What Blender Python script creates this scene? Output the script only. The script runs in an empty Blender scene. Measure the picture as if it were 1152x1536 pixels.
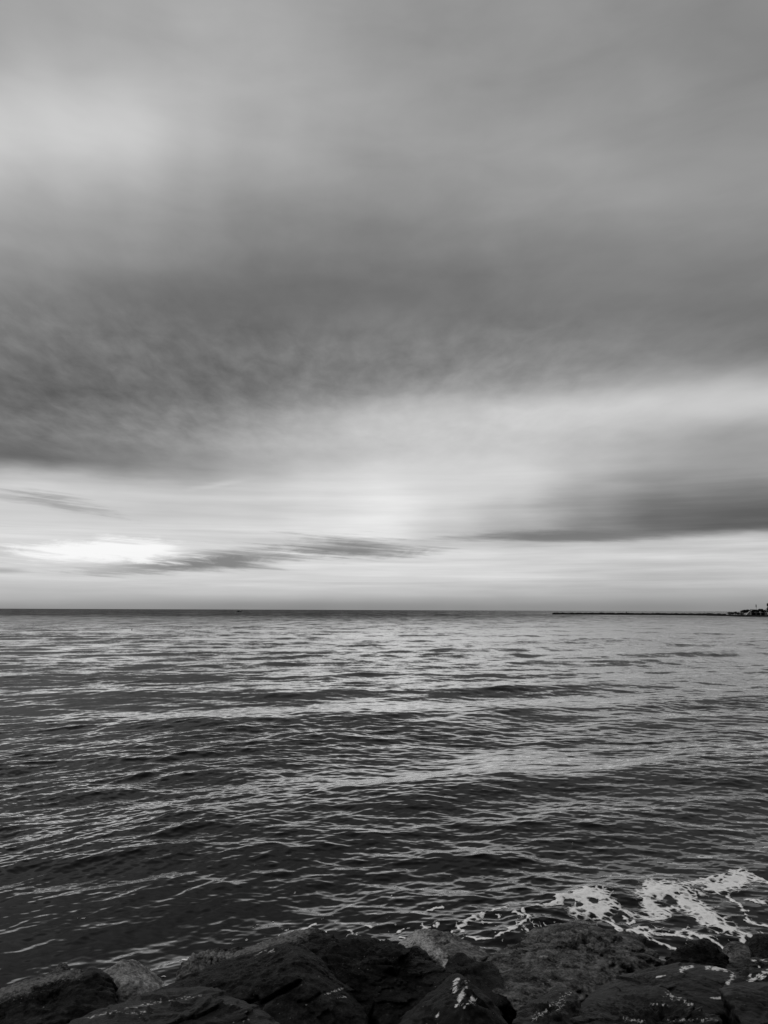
import bpy, bmesh, math, random
import numpy as np
from mathutils import Vector, Matrix

random.seed(7)
C = bpy.context.scene
COL = C.collection
R = math.radians

# ------------------------------------------------------------------ camera
CAM_H = 5.0
FOC = 1153.0                      # focal length in photo pixels (photo 1152 x 1536)
PITCH = R(7.27)
ROLL = R(0.22)
cd = bpy.data.cameras.new('camera')
cam = bpy.data.objects.new('camera', cd)
COL.objects.link(cam)
cd.sensor_fit = 'VERTICAL'
cd.sensor_height = 36.0
cd.lens = 36.0 * FOC / 1536.0
cd.clip_start = 0.1
cd.clip_end = 300000.0
cam.matrix_world = (Matrix.Translation((0, 0, CAM_H)) @ Matrix.Rotation(R(90) + PITCH, 4, 'X')
                    @ Matrix.Rotation(ROLL, 4, 'Z'))
C.camera = cam
bpy.context.view_layer.update()
MW = np.array(cam.matrix_world)[:3, :3]


def ray(px, py):
    v = MW @ np.array([(px - 576) / FOC, -(py - 768) / FOC, -1.0])
    return v / np.linalg.norm(v)


def at(px, py, D):
    "the point D metres ahead (along +Y) that lies on the sight line"
    v = ray(px, py)
    return np.array([0, 0, CAM_H]) + v * (D / v[1])


def on_sea(px, py):
    v = ray(px, py)
    return np.array([0, 0, CAM_H]) + v * (CAM_H / -v[2])


def project(P):
    q = (np.asarray(P) - np.array([0, 0, CAM_H])) @ MW
    return 576 + FOC * q[..., 0] / -q[..., 2], 768 - FOC * q[..., 1] / -q[..., 2]


def azel(px, py):
    v = ray(px, py)
    return math.degrees(math.atan2(v[0], v[1])), math.degrees(math.asin(v[2]))


# ------------------------------------------------------------------ exposure
C.view_settings.view_transform = 'Standard'
C.view_settings.look = 'None'
C.view_settings.exposure = 0.0
C.view_settings.gamma = 1.0
C.render.engine = 'CYCLES'
C.cycles.max_bounces = 6
C.cycles.diffuse_bounces = 2
C.cycles.glossy_bounces = 3

# ------------------------------------------------------------------ weak sun through the overcast, from the left
SUN_AZ, SUN_EL = -85.0, 48.0
sl = bpy.data.lights.new('sun', 'SUN')
sl.energy = 1.2
sl.angle = R(24)
sl.color = (1.0, 0.985, 0.97)
sun = bpy.data.objects.new('sun', sl)
COL.objects.link(sun)
_sd = Vector((math.sin(R(SUN_AZ)) * math.cos(R(SUN_EL)), math.cos(R(SUN_AZ)) * math.cos(R(SUN_EL)), math.sin(R(SUN_EL))))
sun.rotation_euler = _sd.to_track_quat('Z', 'Y').to_euler()


# ------------------------------------------------------------------ node helpers
class NT:
    def __init__(s, tree):
        s.t = tree
        s.n = tree.nodes
        s.l = tree.links

    def new(s, kind, **kw):
        n = s.n.new(kind)
        for k, v in kw.items():
            setattr(n, k, v)
        return n

    def put(s, sock, v):
        if v is None:
            return
        if hasattr(v, 'is_output') or isinstance(v, bpy.types.NodeSocket):
            s.l.new(v, sock)
        else:
            sock.default_value = v

    def m(s, op, a, b=None, c=None, clamp=False):
        n = s.new('ShaderNodeMath', operation=op, use_clamp=clamp)
        for i, v in enumerate((a, b, c)):
            if v is not None:
                s.put(n.inputs[i], v)
        return n.outputs[0]

    def vm(s, op, a, b=None, scale=None):
        n = s.new('ShaderNodeVectorMath', operation=op)
        s.put(n.inputs[0], a)
        if b is not None:
            s.put(n.inputs[1], b)
        if scale is not None:
            s.put(n.inputs['Scale'], scale)
        return n.outputs[0]

    def xyz(s, x, y, z):
        n = s.new('ShaderNodeCombineXYZ')
        for i, v in enumerate((x, y, z)):
            s.put(n.inputs[i], v)
        return n.outputs[0]

    def sep(s, v):
        n = s.new('ShaderNodeSeparateXYZ')
        s.put(n.inputs[0], v)
        return n.outputs

    def noise(s, vec, scale, detail=4, rough=0.5, dist=0.0, color=False):
        n = s.new('ShaderNodeTexNoise')
        s.put(n.inputs['Vector'], vec)
        n.inputs['Scale'].default_value = scale
        n.inputs['Detail'].default_value = detail
        n.inputs['Roughness'].default_value = rough
        n.inputs['Distortion'].default_value = dist
        return n.outputs['Color' if color else 'Fac']

    def step(s, v, a, b, lo=0.0, hi=1.0):
        n = s.new('ShaderNodeMapRange', interpolation_type='SMOOTHSTEP')
        s.put(n.inputs['Value'], v)
        for k, w in (('From Min', a), ('From Max', b), ('To Min', lo), ('To Max', hi)):
            s.put(n.inputs[k], w)
        return n.outputs['Result']

    def mixf(s, f, a, b):
        n = s.new('ShaderNodeMix', data_type='FLOAT')
        s.put(n.inputs[0], f)
        s.put(n.inputs[2], a)
        s.put(n.inputs[3], b)
        return n.outputs[0]

    def ramp(s, v, stops, mode='LINEAR'):
        n = s.new('ShaderNodeValToRGB')
        cr = n.color_ramp
        cr.interpolation = mode
        while len(cr.elements) > 1:
            cr.elements.remove(cr.elements[-1])
        p, g = stops[0]
        cr.elements[0].position = p
        cr.elements[0].color = (g, g, g, 1)
        for p, g in stops[1:]:
            cr.elements.new(p).color = (g, g, g, 1)
        s.put(n.inputs[0], v)
        return n.outputs[0]


def lin(v):
    v = v / 255.0
    return v / 12.92 if v <= 0.04045 else ((v + 0.055) / 1.055) ** 2.4


# ------------------------------------------------------------------ world: Nishita daylight behind a procedural cloud deck
SKYCOLS = {   # photo column -> (row / 1.67, grey) readings of the cloud deck
    64: [(0, 165), (80, 160), (160, 175), (220, 192), (300, 204), (370, 208), (450, 180), (540, 160), (630, 148), (700, 130),
         (760, 120), (830, 122), (890, 112), (960, 100), (1010, 102), (1050, 116), (1110, 110), (1150, 108), (1178, 168),
         (1210, 205), (1275, 205), (1330, 213), (1370, 213), (1400, 210), (1430, 205), (1460, 205), (1500, 180), (1522, 148)],
    204: [(0, 170), (100, 170), (200, 185), (280, 200), (350, 202), (430, 182), (500, 165), (580, 150), (680, 133), (760, 115),
          (830, 118), (880, 112), (950, 110), (1000, 115), (1050, 125), (1100, 130), (1160, 130), (1190, 168), (1230, 203),
          (1320, 207), (1370, 210), (1420, 203), (1440, 202), (1480, 200), (1505, 165), (1522, 145)],
    344: [(0, 170), (100, 172), (220, 180), (350, 172), (450, 155), (550, 140), (650, 127), (730, 110), (820, 113), (880, 105),
          (950, 112), (1000, 130), (1060, 150), (1110, 168), (1160, 162), (1200, 180), (1220, 198), (1250, 200), (1300, 205),
          (1365, 212), (1420, 206), (1460, 210), (1490, 195), (1508, 158), (1522, 140)],
    576: [(0, 155), (80, 150), (200, 158), (300, 159), (400, 158), (450, 148), (550, 135), (630, 125), (700, 117), (750, 110),
          (800, 114), (850, 122), (900, 128), (960, 135), (1000, 165), (1050, 193), (1100, 197), (1150, 200), (1190, 217),
          (1240, 232), (1300, 232), (1335, 225), (1380, 218), (1440, 216), (1490, 190), (1508, 155), (1522, 140)],
    804: [(0, 148), (100, 145), (200, 148), (300, 155), (400, 158), (480, 155), (560, 140), (620, 130), (720, 121), (800, 122),
          (860, 133), (920, 140), (970, 165), (1020, 196), (1060, 207), (1090, 200), (1130, 207), (1180, 215), (1230, 198),
          (1270, 185), (1310, 165), (1345, 160), (1362, 180), (1375, 215), (1420, 215), (1450, 206), (1490, 180), (1510, 155),
          (1522, 140)],
    944: [(0, 145), (100, 142), (200, 145), (300, 148), (400, 152), (480, 157), (560, 140), (620, 130), (700, 125), (780, 121),
          (840, 127), (900, 137), (950, 167), (1000, 200), (1030, 205), (1060, 193), (1100, 183), (1150, 175), (1200, 150),
          (1260, 118), (1310, 110), (1340, 128), (1365, 200), (1390, 214), (1440, 200), (1490, 180), (1510, 150), (1522, 140)],
    1084: [(0, 143), (100, 132), (200, 138), (300, 148), (400, 152), (480, 152), (560, 142), (620, 130), (700, 125), (760, 120),
           (820, 120), (870, 130), (900, 150), (940, 183), (970, 200), (1010, 200), (1040, 187), (1080, 163), (1130, 160),
           (1180, 150), (1230, 120), (1270, 97), (1310, 94), (1326, 104), (1342, 198), (1400, 203), (1440, 187), (1470, 190),
           (1500, 160), (1522, 140)],
}


def deck_grid(azs, els):
    xs = sorted(SKYCOLS)
    out = np.zeros((len(azs), len(els)))
    for i, a in enumerate(azs):
        for j, e in enumerate(els):
            v = np.array([math.sin(R(a)) * math.cos(R(e)), math.cos(R(a)) * math.cos(R(e)), math.sin(R(e))])
            px, py = project(v + np.array([0, 0, CAM_H]))
            py = max(0, min(919, float(py))) * 1.67
            px = max(xs[0], min(xs[-1], float(px)))
            col = [np.interp(py, [q[0] for q in SKYCOLS[x]], [q[1] for q in SKYCOLS[x]]) for x in xs]
            out[i, j] = np.interp(px, xs, col)
    return out


world = bpy.data.worlds.new('World')
C.world = world
world.use_nodes = True
w = NT(world.node_tree)
w.n.clear()
bg = w.new('ShaderNodeBackground')
bg.inputs['Strength'].default_value = 0.1
wo = w.new('ShaderNodeOutputWorld')
w.l.new(bg.outputs[0], wo.inputs[0])
nish = w.new('ShaderNodeTexSky', sky_type='NISHITA')
nish.sun_disc = False
nish.sun_elevation = R(SUN_EL)
nish.sun_rotation = R(SUN_AZ)
nbw = w.new('ShaderNodeRGBToBW')
w.l.new(nish.outputs[0], nbw.inputs[0])
tc = w.new('ShaderNodeTexCoord')
dirv = w.vm('NORMALIZE', tc.outputs['Generated'])
dx, dy, dz = w.sep(dirv)
el0 = w.m('MULTIPLY', w.m('ARCSINE', dz), 57.29578)
az0 = w.m('MULTIPLY', w.m('ARCTAN2', dx, dy), 57.29578)
up = w.m('ADD', w.m('MAXIMUM', dz, 0.0), 0.06)
plane = w.xyz(w.m('DIVIDE', dx, up), w.m('DIVIDE', dy, up), 0.0)       # the cloud deck seen in perspective
warp = w.noise(plane, 1.1, 5, 0.55, color=True)
wx, wy, wz = w.sep(warp)
elp = w.m('MAXIMUM', el0, 0.0)
az = w.m('ADD', az0, w.m('MULTIPLY', w.m('SUBTRACT', wx, 0.5), 5.0))
el = w.m('ADD', el0, w.m('MULTIPLY', w.m('SUBTRACT', wy, 0.5), w.m('MULTIPLY', elp, 0.21)))
AZS = [-30, -25, -20, -15, -10, -5, 0, 5, 10, 15, 20, 25, 30]
ELS = [0, 0.5, 1, 1.6, 2.3, 3, 3.6, 4.2, 4.7, 5.2, 5.7, 6.2, 6.8, 7.5, 8.3, 9.2, 10.2, 11.2, 12.2, 13.4, 14.6, 16, 17.5, 19.5,
       21.5, 23.5, 25.5, 28, 31, 34, 37, 40]
G = deck_grid(AZS, ELS)
tel = w.m('DIVIDE', el, 40.0, clamp=True)
taz = w.m('DIVIDE', w.m('SUBTRACT', az, AZS[0]), 5.0)
taz = w.m('MINIMUM', w.m('MAXIMUM', taz, 0.0), len(AZS) - 1.0)
acc = None
for k in range(len(AZS)):
    r = w.ramp(tel, [(e / 40.0, G[k, j] / 255.0) for j, e in enumerate(ELS)], 'CARDINAL')
    wt = w.step(w.m('ABSOLUTE', w.m('SUBTRACT', taz, float(k))), 0.0, 1.0, 1.0, 0.0)
    acc = w.m('MULTIPLY', r, wt) if acc is None else w.m('MULTIPLY_ADD', r, wt, acc)
grey = acc                                                            # display-referred grey, linearised below

# wisps: fine cirrus texture in the middle of the deck, long thin streaks low down
shear = w.vm('ADD', w.vm('MULTIPLY', plane, (3.4, 1.7, 0.0)), w.vm('MULTIPLY', w.xyz(dy, dx, 0.0), (3.0, 0.0, 0.0)))
f1 = w.noise(shear, 3.0, 8, 0.6, 0.2)
f1b = w.noise(w.vm('MULTIPLY', plane, (1.0, 0.6, 1.0)), 0.55, 5, 0.55, 0.3)
wisp = w.m('ADD', w.m('MULTIPLY', w.m('SUBTRACT', f1, 0.5), 0.23), w.m('MULTIPLY', w.m('SUBTRACT', f1b, 0.5), 0.18))
band = w.m('MULTIPLY', w.step(el0, 9.0, 13.0), w.step(el0, 18.0, 23.0, 1.0, 0.22))
side = w.step(az0, 8.0, 24.0, 1.0, 0.35)
grey = w.m('MULTIPLY_ADD', wisp, w.m('MULTIPLY', w.m('MULTIPLY', band, side), w.step(grey, 0.45, 0.8, 1.0, 0.35)), grey)
stre = w.noise(w.xyz(w.m('MULTIPLY', az0, 0.045), w.m('MULTIPLY', el0, 1.15), 0.0), 1.0, 5, 0.6, 0.25)
lowb = w.m('MULTIPLY', w.step(el0, 0.8, 2.0), w.m('MULTIPLY', w.step(el0, 8.0, 12.0, 1.0, 0.0), w.step(el0, 5.2, 6.4, 1.0, 0.42)))
grey = w.m('MULTIPLY_ADD', w.m('MULTIPLY', w.m('SUBTRACT', stre, 0.5), 0.36), lowb, grey)
soft = w.noise(w.xyz(w.m('MULTIPLY', az0, 0.09), w.m('MULTIPLY', el0, 0.3), 3.0), 1.0, 4, 0.5, 0.3)
grey = w.m('MULTIPLY_ADD', w.m('SUBTRACT', soft, 0.5), 0.10, grey)

edge = w.noise(w.xyz(w.m('MULTIPLY', az0, 0.20), w.m('MULTIPLY', el0, 1.1), 7.0), 1.0, 8, 0.66, 0.9)
edge = w.m('MULTIPLY', w.m('SUBTRACT', edge, 0.5), 2.0)
fibre = w.noise(w.xyz(w.m('MULTIPLY_ADD', az0, 0.16, w.m('MULTIPLY', el0, 0.5)), w.m('MULTIPLY_ADD', az0, 0.22, w.m('MULTIPLY', el0, 3.4)), 2.0), 1.0, 5, 0.6, 0.4)
fibre = w.m('MULTIPLY', w.m('SUBTRACT', fibre, 0.5), 2.0)


def cloud(grey, px, py, hw, top, bot, value, tilt=0.0, rag=1.0, amount=1.0, inner=0.0, fib=0.5):
    a0, e0 = azel(px, py)
    la = abs(azel(px + hw, py)[0] - azel(px - hw, py)[0]) / 2
    d = 0.0497
    da = w.m('SUBTRACT', az0, a0)
    de = w.m('SUBTRACT', w.m('SUBTRACT', el0, e0), w.m('MULTIPLY', da, tilt))
    qa = w.m('POWER', w.m('ABSOLUTE', w.m('DIVIDE', da, la)), 2.0)
    hi = w.m('MAXIMUM', w.m('DIVIDE', de, top * d), 0.0)
    lo = w.m('MAXIMUM', w.m('DIVIDE', w.m('MULTIPLY', de, -1.0), bot * d), 0.0)
    q = w.m('SQRT', w.m('ADD', qa, w.m('POWER', w.m('ADD', hi, lo), 2.0)))
    q = w.m('MULTIPLY_ADD', edge, rag, w.m('MULTIPLY_ADD', fibre, fib, q))
    mk = w.m('MULTIPLY', w.step(q, inner, 1.0, 1.0, 0.0), amount)
    return w.mixf(mk, grey, value / 255.0)


grey = cloud(grey, 85, 757, 120, 20, 13, 138, -0.12, 0.7, 0.85, -0.3, 0.8)
grey = cloud(grey, 330, 727, 66, 8, 6, 224, 0.20, 0.4, 0.38, -0.1, 0.3)
grey = cloud(grey, 850, 806, 230, 16, 10, 112, -0.01, 0.4, 0.85, 0.2, 0.35)
grey = cloud(grey, 535, 825, 165, 26, 16, 128, -0.03, 0.6, 0.95, -0.1, 0.8)
grey = cloud(grey, 310, 844, 235, 28, 18, 126, 0.06, 0.6, 0.95, 0.1, 0.7)
grey = cloud(grey, 0, 856, 60, 7, 6, 160, 0, 0.3, 0.7, 0.0, 0.3)
grey = cloud(grey, 165, 827, 180, 23, 27, 252, 0.03, 0.8, 0.96, 0.30, 0.6)

# unseen sky away from the view is darkened so rock fronts get less light
away = w.m('MULTIPLY', w.step(w.m('ABSOLUTE', az0), 38.0, 95.0), 1.0)
hv = w.mixf(w.noise(dirv, 2.5, 4, 0.5), 0.16, 0.30)
grey = w.mixf(away, grey, hv)
high = w.step(el0, 42.0, 75.0)
grey = w.mixf(high, grey, 0.55)
grey = w.m('MINIMUM', w.m('MAXIMUM', grey, 0.02), 1.0)
linear = w.m('POWER', w.m('DIVIDE', w.m('ADD', grey, 0.055), 1.055), 2.4)
cloudlight = w.m('MULTIPLY', linear, 10.0)                              # background strength is 0.1
skyv = w.mixf(0.04, cloudlight, nbw.outputs[0])
skyc = w.new('ShaderNodeCombineColor')
for i in range(3):
    w.l.new(skyv, skyc.inputs[i])
w.l.new(skyc.outputs[0], bg.inputs['Color'])


# ------------------------------------------------------------------ mesh helpers
def tag(o, label=None, cat=None, group=None, kind=None):
    for k, v in (('label', label), ('category', cat), ('group', group), ('kind', kind)):
        if v:
            o[k] = v
    return o


def mesh_np(name, verts, quads, mat, smooth=True, attrs=None, origin=(0, 0, 0), parent=None):
    me = bpy.data.meshes.new(name)
    v = np.asarray(verts, dtype=np.float32) - np.asarray(origin, dtype=np.float32)
    q = np.asarray(quads, dtype=np.int32)
    me.vertices.add(len(v))
    me.vertices.foreach_set('co', v.ravel())
    n, k = q.shape
    me.loops.add(n * k)
    me.loops.foreach_set('vertex_index', q.ravel())
    me.polygons.add(n)
    me.polygons.foreach_set('loop_start', np.arange(0, n * k, k, dtype=np.int32))
    me.update(calc_edges=True)
    me.polygons.foreach_set('use_smooth', np.full(n, smooth, dtype=bool))
    for an, av in (attrs or {}).items():
        at_ = me.attributes.new(an, 'FLOAT', 'POINT')
        at_.data.foreach_set('value', np.asarray(av, dtype=np.float32).ravel())
    me.materials.append(mat)
    o = bpy.data.objects.new(name, me)
    o.location = origin
    COL.objects.link(o)
    if parent is not None:
        o.parent = parent
        o.location = (0, 0, 0)
    return o


def bm_obj(name, bm, mat, parent=None, loc=(0, 0, 0), smooth=False):
    me = bpy.data.meshes.new(name)
    bm.normal_update()
    bm.to_mesh(me)
    bm.free()
    if smooth:
        me.polygons.foreach_set('use_smooth', [True] * len(me.polygons))
    me.materials.append(mat)
    o = bpy.data.objects.new(name, me)
    o.location = loc
    COL.objects.link(o)
    if parent is not None:
        o.parent = parent
    return o


def empty(name, loc):
    o = bpy.data.objects.new(name, None)
    o.location = loc
    COL.objects.link(o)
    return o


def box(bm, c, s, rz=0.0, bev=0.0):
    r = bmesh.ops.create_cube(bm, size=1.0)
    bmesh.ops.scale(bm, vec=s, verts=r['verts'])
    if rz:
        bmesh.ops.rotate(bm, cent=(0, 0, 0), matrix=Matrix.Rotation(rz, 3, 'Z'), verts=r['verts'])
    bmesh.ops.translate(bm, vec=c, verts=r['verts'])
    return r['verts']


def cone(bm, a, b, r0, r1, seg=10):
    a, b = Vector(a), Vector(b)
    L = (b - a).length
    r = bmesh.ops.create_cone(bm, cap_ends=True, segments=seg, radius1=r0, radius2=r1, depth=L)
    q = (b - a).to_track_quat('Z', 'Y').to_matrix()
    bmesh.ops.rotate(bm, cent=(0, 0, 0), matrix=q, verts=r['verts'])
    bmesh.ops.translate(bm, vec=(a + b) / 2, verts=r['verts'])


# vectorised gradient noise
_perm = np.random.RandomState(3).permutation(256)
_perm = np.concatenate([_perm, _perm, _perm])
_grad = np.random.RandomState(4).normal(size=(256, 3))
_grad /= np.linalg.norm(_grad, axis=1)[:, None]


def pn(p):
    p = np.asarray(p, dtype=np.float64)
    i = np.floor(p).astype(int)
    f = p - i
    u = f * f * f * (f * (f * 6 - 15) + 10)
    i &= 255
    res = 0
    for cx in (0, 1):
        for cy in (0, 1):
            for cz in (0, 1):
                h = _perm[_perm[_perm[(i[:, 0] + cx) & 255] + ((i[:, 1] + cy) & 255)] + ((i[:, 2] + cz) & 255)]
                g = _grad[h]
                dd = g[:, 0] * (f[:, 0] - cx) + g[:, 1] * (f[:, 1] - cy) + g[:, 2] * (f[:, 2] - cz)
                wgt = (u[:, 0] if cx else 1 - u[:, 0]) * (u[:, 1] if cy else 1 - u[:, 1]) * (u[:, 2] if cz else 1 - u[:, 2])
                res = res + wgt * dd
    return res


def fbm(p, octs=4, gain=0.5, lac=2.03):
    a, s, t = 1.0, 0.0, 0.0
    for k in range(octs):
        s = s + a * pn(p * lac ** k + k * 17.3)
        a *= gain
    return s


def ridged(p, octs=4, gain=0.5):
    a, s = 1.0, 0.0
    for k in range(octs):
        s = s + a * (1 - np.abs(pn(p * 2.07 ** k + k * 9.1)) * 2.2)
        a *= gain
    return s


def new_mat(name):
    m = bpy.data.materials.new(name)
    m.use_nodes = True
    t = NT(m.node_tree)
    b = m.node_tree.nodes['Principled BSDF']
    return m, t, b


def plain(name, g, rough=0.7, var=0.3, scale=3.0):
    m, t, b = new_mat(name)
    tcn = t.new('ShaderNodeTexCoord')
    nz = t.noise(tcn.outputs['Object'], scale, 4, 0.6)
    v = t.m('MULTIPLY', t.m('MULTIPLY_ADD', t.m('SUBTRACT', nz, 0.5), 2 * var, 1.0), g)
    c = t.new('ShaderNodeCombineColor')
    for i in range(3):
        t.l.new(v, c.inputs[i])
    t.l.new(c.outputs[0], b.inputs['Base Color'])
    b.inputs['Roughness'].default_value = rough
    b.inputs['IOR'].default_value = 1.2
    return m


# ------------------------------------------------------------------ the sea
rs = np.random.RandomState(21)
WAVES = []      # wavelength, direction of travel, slope amplitude, phase, side (0 everywhere, -1 left, 1 centre and right)


def add_waves(n, l0, l1, ang, spread, rms, side=0):
    for k in range(n):
        lam = l0 * (l1 / l0) ** ((k + rs.rand()) / n)
        th = R(ang + spread * np.clip(rs.normal(), -2, 2))
        WAVES.append((lam, th, rms * math.sqrt(2.0 / n) * rs.uniform(0.75, 1.25), rs.uniform(0, 2 * math.pi), side))


add_waves(9, 7.0, 18.0, -58, 14, 0.045)
add_waves(16, 3.0, 7.0, -64, 30, 0.036)
add_waves(30, 1.2, 3.0, -70, 40, 0.044)
for side_, ang_ in ((-1, -50), (1, -84)):          # the chop bends round the shore on the left
    add_waves(50, 0.30, 1.2, ang_, 30, 0.082, side_)
    add_waves(40, 0.13, 0.30, ang_, 38, 0.055, side_)


def sea_disp(x, y, spacing):
    X = np.zeros_like(x)
    Y = np.zeros_like(x)
    Z = np.zeros_like(x)
    lost = np.zeros_like(x)
    p = np.stack([x.ravel() * 0.055, y.ravel() * 0.075, np.full(x.size, 0.3)], 1)
    near = y.ravel() < 400
    g = np.zeros(x.size)
    g[near] = fbm(p[near], 3)
    patch = np.clip(1.0 + 1.0 * g.reshape(x.shape), 0.5, 1.5)
    # sheltered calmer water close inshore on the left
    calm = np.exp(-(((x + 6.5) / 4.0) ** 2 + ((y - 12.5) / 3.0) ** 2))
    patch = patch * (1 - 0.35 * calm)
    # backwash off the boulders roughens the water on the right
    patch = patch * (1 + 0.55 * np.exp(-(((x - 3.2) / 3.5) ** 2 + ((y - 13.5) / 3.5) ** 2)))
    sd = np.clip((x / y + 0.36) / 0.40, 0, 1)
    sd = sd * sd * (3 - 2 * sd)
    sides = {-1: np.sqrt(1 - sd), 1: np.sqrt(sd)}
    for lam, th, s, ph, side in WAVES:
        k = 2 * math.pi / lam
        a = s / k
        cx, cy = math.cos(th), math.sin(th)
        wgt = np.clip((lam / spacing - 3.0) / 3.0, 0, 1)
        pw = patch if lam < 3.2 else 1.0
        if side:
            pw = pw * sides[side]
        lost += 0.5 * (s * pw) ** 2 * (1 - wgt ** 2)
        nz = wgt.max(axis=1) > 0
        if not nz.any():
            continue
        A = (wgt * a * pw)[nz] if not np.isscalar(pw) else (wgt * a)[nz]
        phs = k * (cx * x[nz] + cy * y[nz]) + ph
        sn, cs = np.sin(phs), np.cos(phs)
        Z[nz] += A * cs
        X[nz] -= 0.85 * cx * A * sn
        Y[nz] -= 0.85 * cy * A * sn
    return X, Y, Z, np.sqrt(lost), patch


STEP = 0.00030
tt = np.arange(0.60, STEP * 0.6, -STEP)
dist = CAM_H / tt
dist = np.append(dist, [30000.0, 120000.0])
uu = np.linspace(-0.82, 0.82, 1250)
gy = np.repeat(dist[:, None], len(uu), 1)
gx = gy * uu[None, :]
spc = gy * gy / CAM_H * STEP
X, Y, Z, sub, patch = sea_disp(gx, gy, spc)
V = np.stack([gx + X, gy + Y, Z], -1).reshape(-1, 3)
nr, nc = gx.shape
idx = np.arange(nr * nc).reshape(nr, nc)
Q = np.stack([idx[:-1, :-1], idx[:-1, 1:], idx[1:, 1:], idx[1:, :-1]], -1).reshape(-1, 4)

m_sea, t, b = new_mat('sea_water')
geo = t.new('ShaderNodeNewGeometry')
pos = geo.outputs['Position']
asub = t.new('ShaderNodeAttribute', attribute_name='sub').outputs['Fac']
apat = t.new('ShaderNodeAttribute', attribute_name='patch').outputs['Fac']
n1 = t.noise(t.vm('MULTIPLY', pos, (0.45, 1.0, 0.0)), 2.3, 3, 0.6, color=True)
n2 = t.noise(t.vm('MULTIPLY', pos, (0.6, 1.0, 0.0)), 9.0, 2, 0.5, color=True)
n3 = t.noise(t.vm('MULTIPLY', pos, (0.25, 1.0, 0.0)), 0.06, 4, 0.65)      # gusts: patches of rougher and smoother water
s1 = t.vm('MULTIPLY', t.vm('SUBTRACT', n1, (0.5, 0.5, 0.5)), (1.0, 1.0, 0.0))
s2 = t.vm('MULTIPLY', t.vm('SUBTRACT', n2, (0.5, 0.5, 0.5)), (1.0, 1.0, 0.0))
gust = t.step(n3, 0.3, 0.7, 0.65, 1.4)
slope = t.vm('ADD', t.vm('SCALE', s1, scale=t.m('MULTIPLY', t.m('MULTIPLY', asub, 2.5), gust)),
             t.vm('SCALE', s2, scale=t.m('MULTIPLY', apat, 0.18)))
px_, py_, pz_ = t.sep(pos)
# fresher wind offshore, sheltered in the lee of the breakwater on the right
off = t.m('MULTIPLY', t.step(py_, 110.0, 800.0), t.step(t.m('DIVIDE', px_, py_), -0.1, 0.35, 1.0, 0.4))
n5 = t.noise(t.vm('MULTIPLY', pos, (0.22, 0.16, 0.0)), 1.0, 5, 0.72)       # wave groups too fine for the mesh far out
n5b = t.noise(t.vm('MULTIPLY', pos, (0.14, 0.035, 0.0)), 1.0, 5, 0.72)
n6 = t.noise(t.vm('MULTIPLY', pos, (0.035, 0.004, 0.0)), 1.0, 6, 0.75)
lean = t.m('ADD', t.m('MULTIPLY', t.m('SUBTRACT', n5, 0.5), 5.0), t.m('MULTIPLY', t.m('SUBTRACT', n6, 0.5), t.step(py_, 350.0, 900.0, 0.0, 5.0)))
lean = t.m('MULTIPLY_ADD', t.m('SUBTRACT', n5b, 0.5), t.step(py_, 110.0, 320.0, 0.0, 5.5), lean)
slope = t.vm('ADD', slope, t.xyz(0.0, t.m('MULTIPLY', lean, asub), 0.0))
# at a grazing angle the wavelets one sees are the ones that face the viewer
toward = t.m('MULTIPLY', t.m('MULTIPLY', asub, gust), t.m("MULTIPLY_ADD", off, 2.15, 0.42))
slope = t.vm('ADD', slope, t.vm('SCALE', geo.outputs['Incoming'], scale=toward))
nn = t.vm('NORMALIZE', t.vm('ADD', geo.outputs['Normal'], slope))
t.l.new(nn, b.inputs['Normal'])
gl = t.new('ShaderNodeBsdfGlossy', distribution='GGX')
t.l.new(nn, gl.inputs['Normal'])
gl.inputs['Color'].default_value = (1, 1, 1, 1)
fr = t.new('ShaderNodeFresnel')
fr.inputs['IOR'].default_value = 1.333
t.l.new(nn, fr.inputs['Normal'])
fac = t.m('MINIMUM', t.m('MULTIPLY', t.m('POWER', fr.outputs[0], 1.7), 3.1), 0.88)
mx = t.new('ShaderNodeMixShader')
t.l.new(fac, mx.inputs[0])
t.l.new(b.outputs[0], mx.inputs[1])
t.l.new(gl.outputs[0], mx.inputs[2])
t.l.new(mx.outputs[0], m_sea.node_tree.nodes['Material Output'].inputs['Surface'])
b.inputs['Specular IOR Level'].default_value = 0.0
b.inputs['Base Color'].default_value = (0.004, 0.004, 0.0042, 1)
wind = t.m('MULTIPLY_ADD', off, 2.4, 0.10)
t.l.new(t.m('SQRT', t.m('MULTIPLY_ADD', t.m('MULTIPLY', asub, gust), wind, 0.0012)), gl.inputs['Roughness'])
sea = mesh_np('sea', V, Q, m_sea, True, {'sub': sub, 'patch': patch})
tag(sea, 'grey rippled sea reaching out to the horizon', kind='structure')
del V, Q, X, Y, Z, gx, gy, spc, idx

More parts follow.
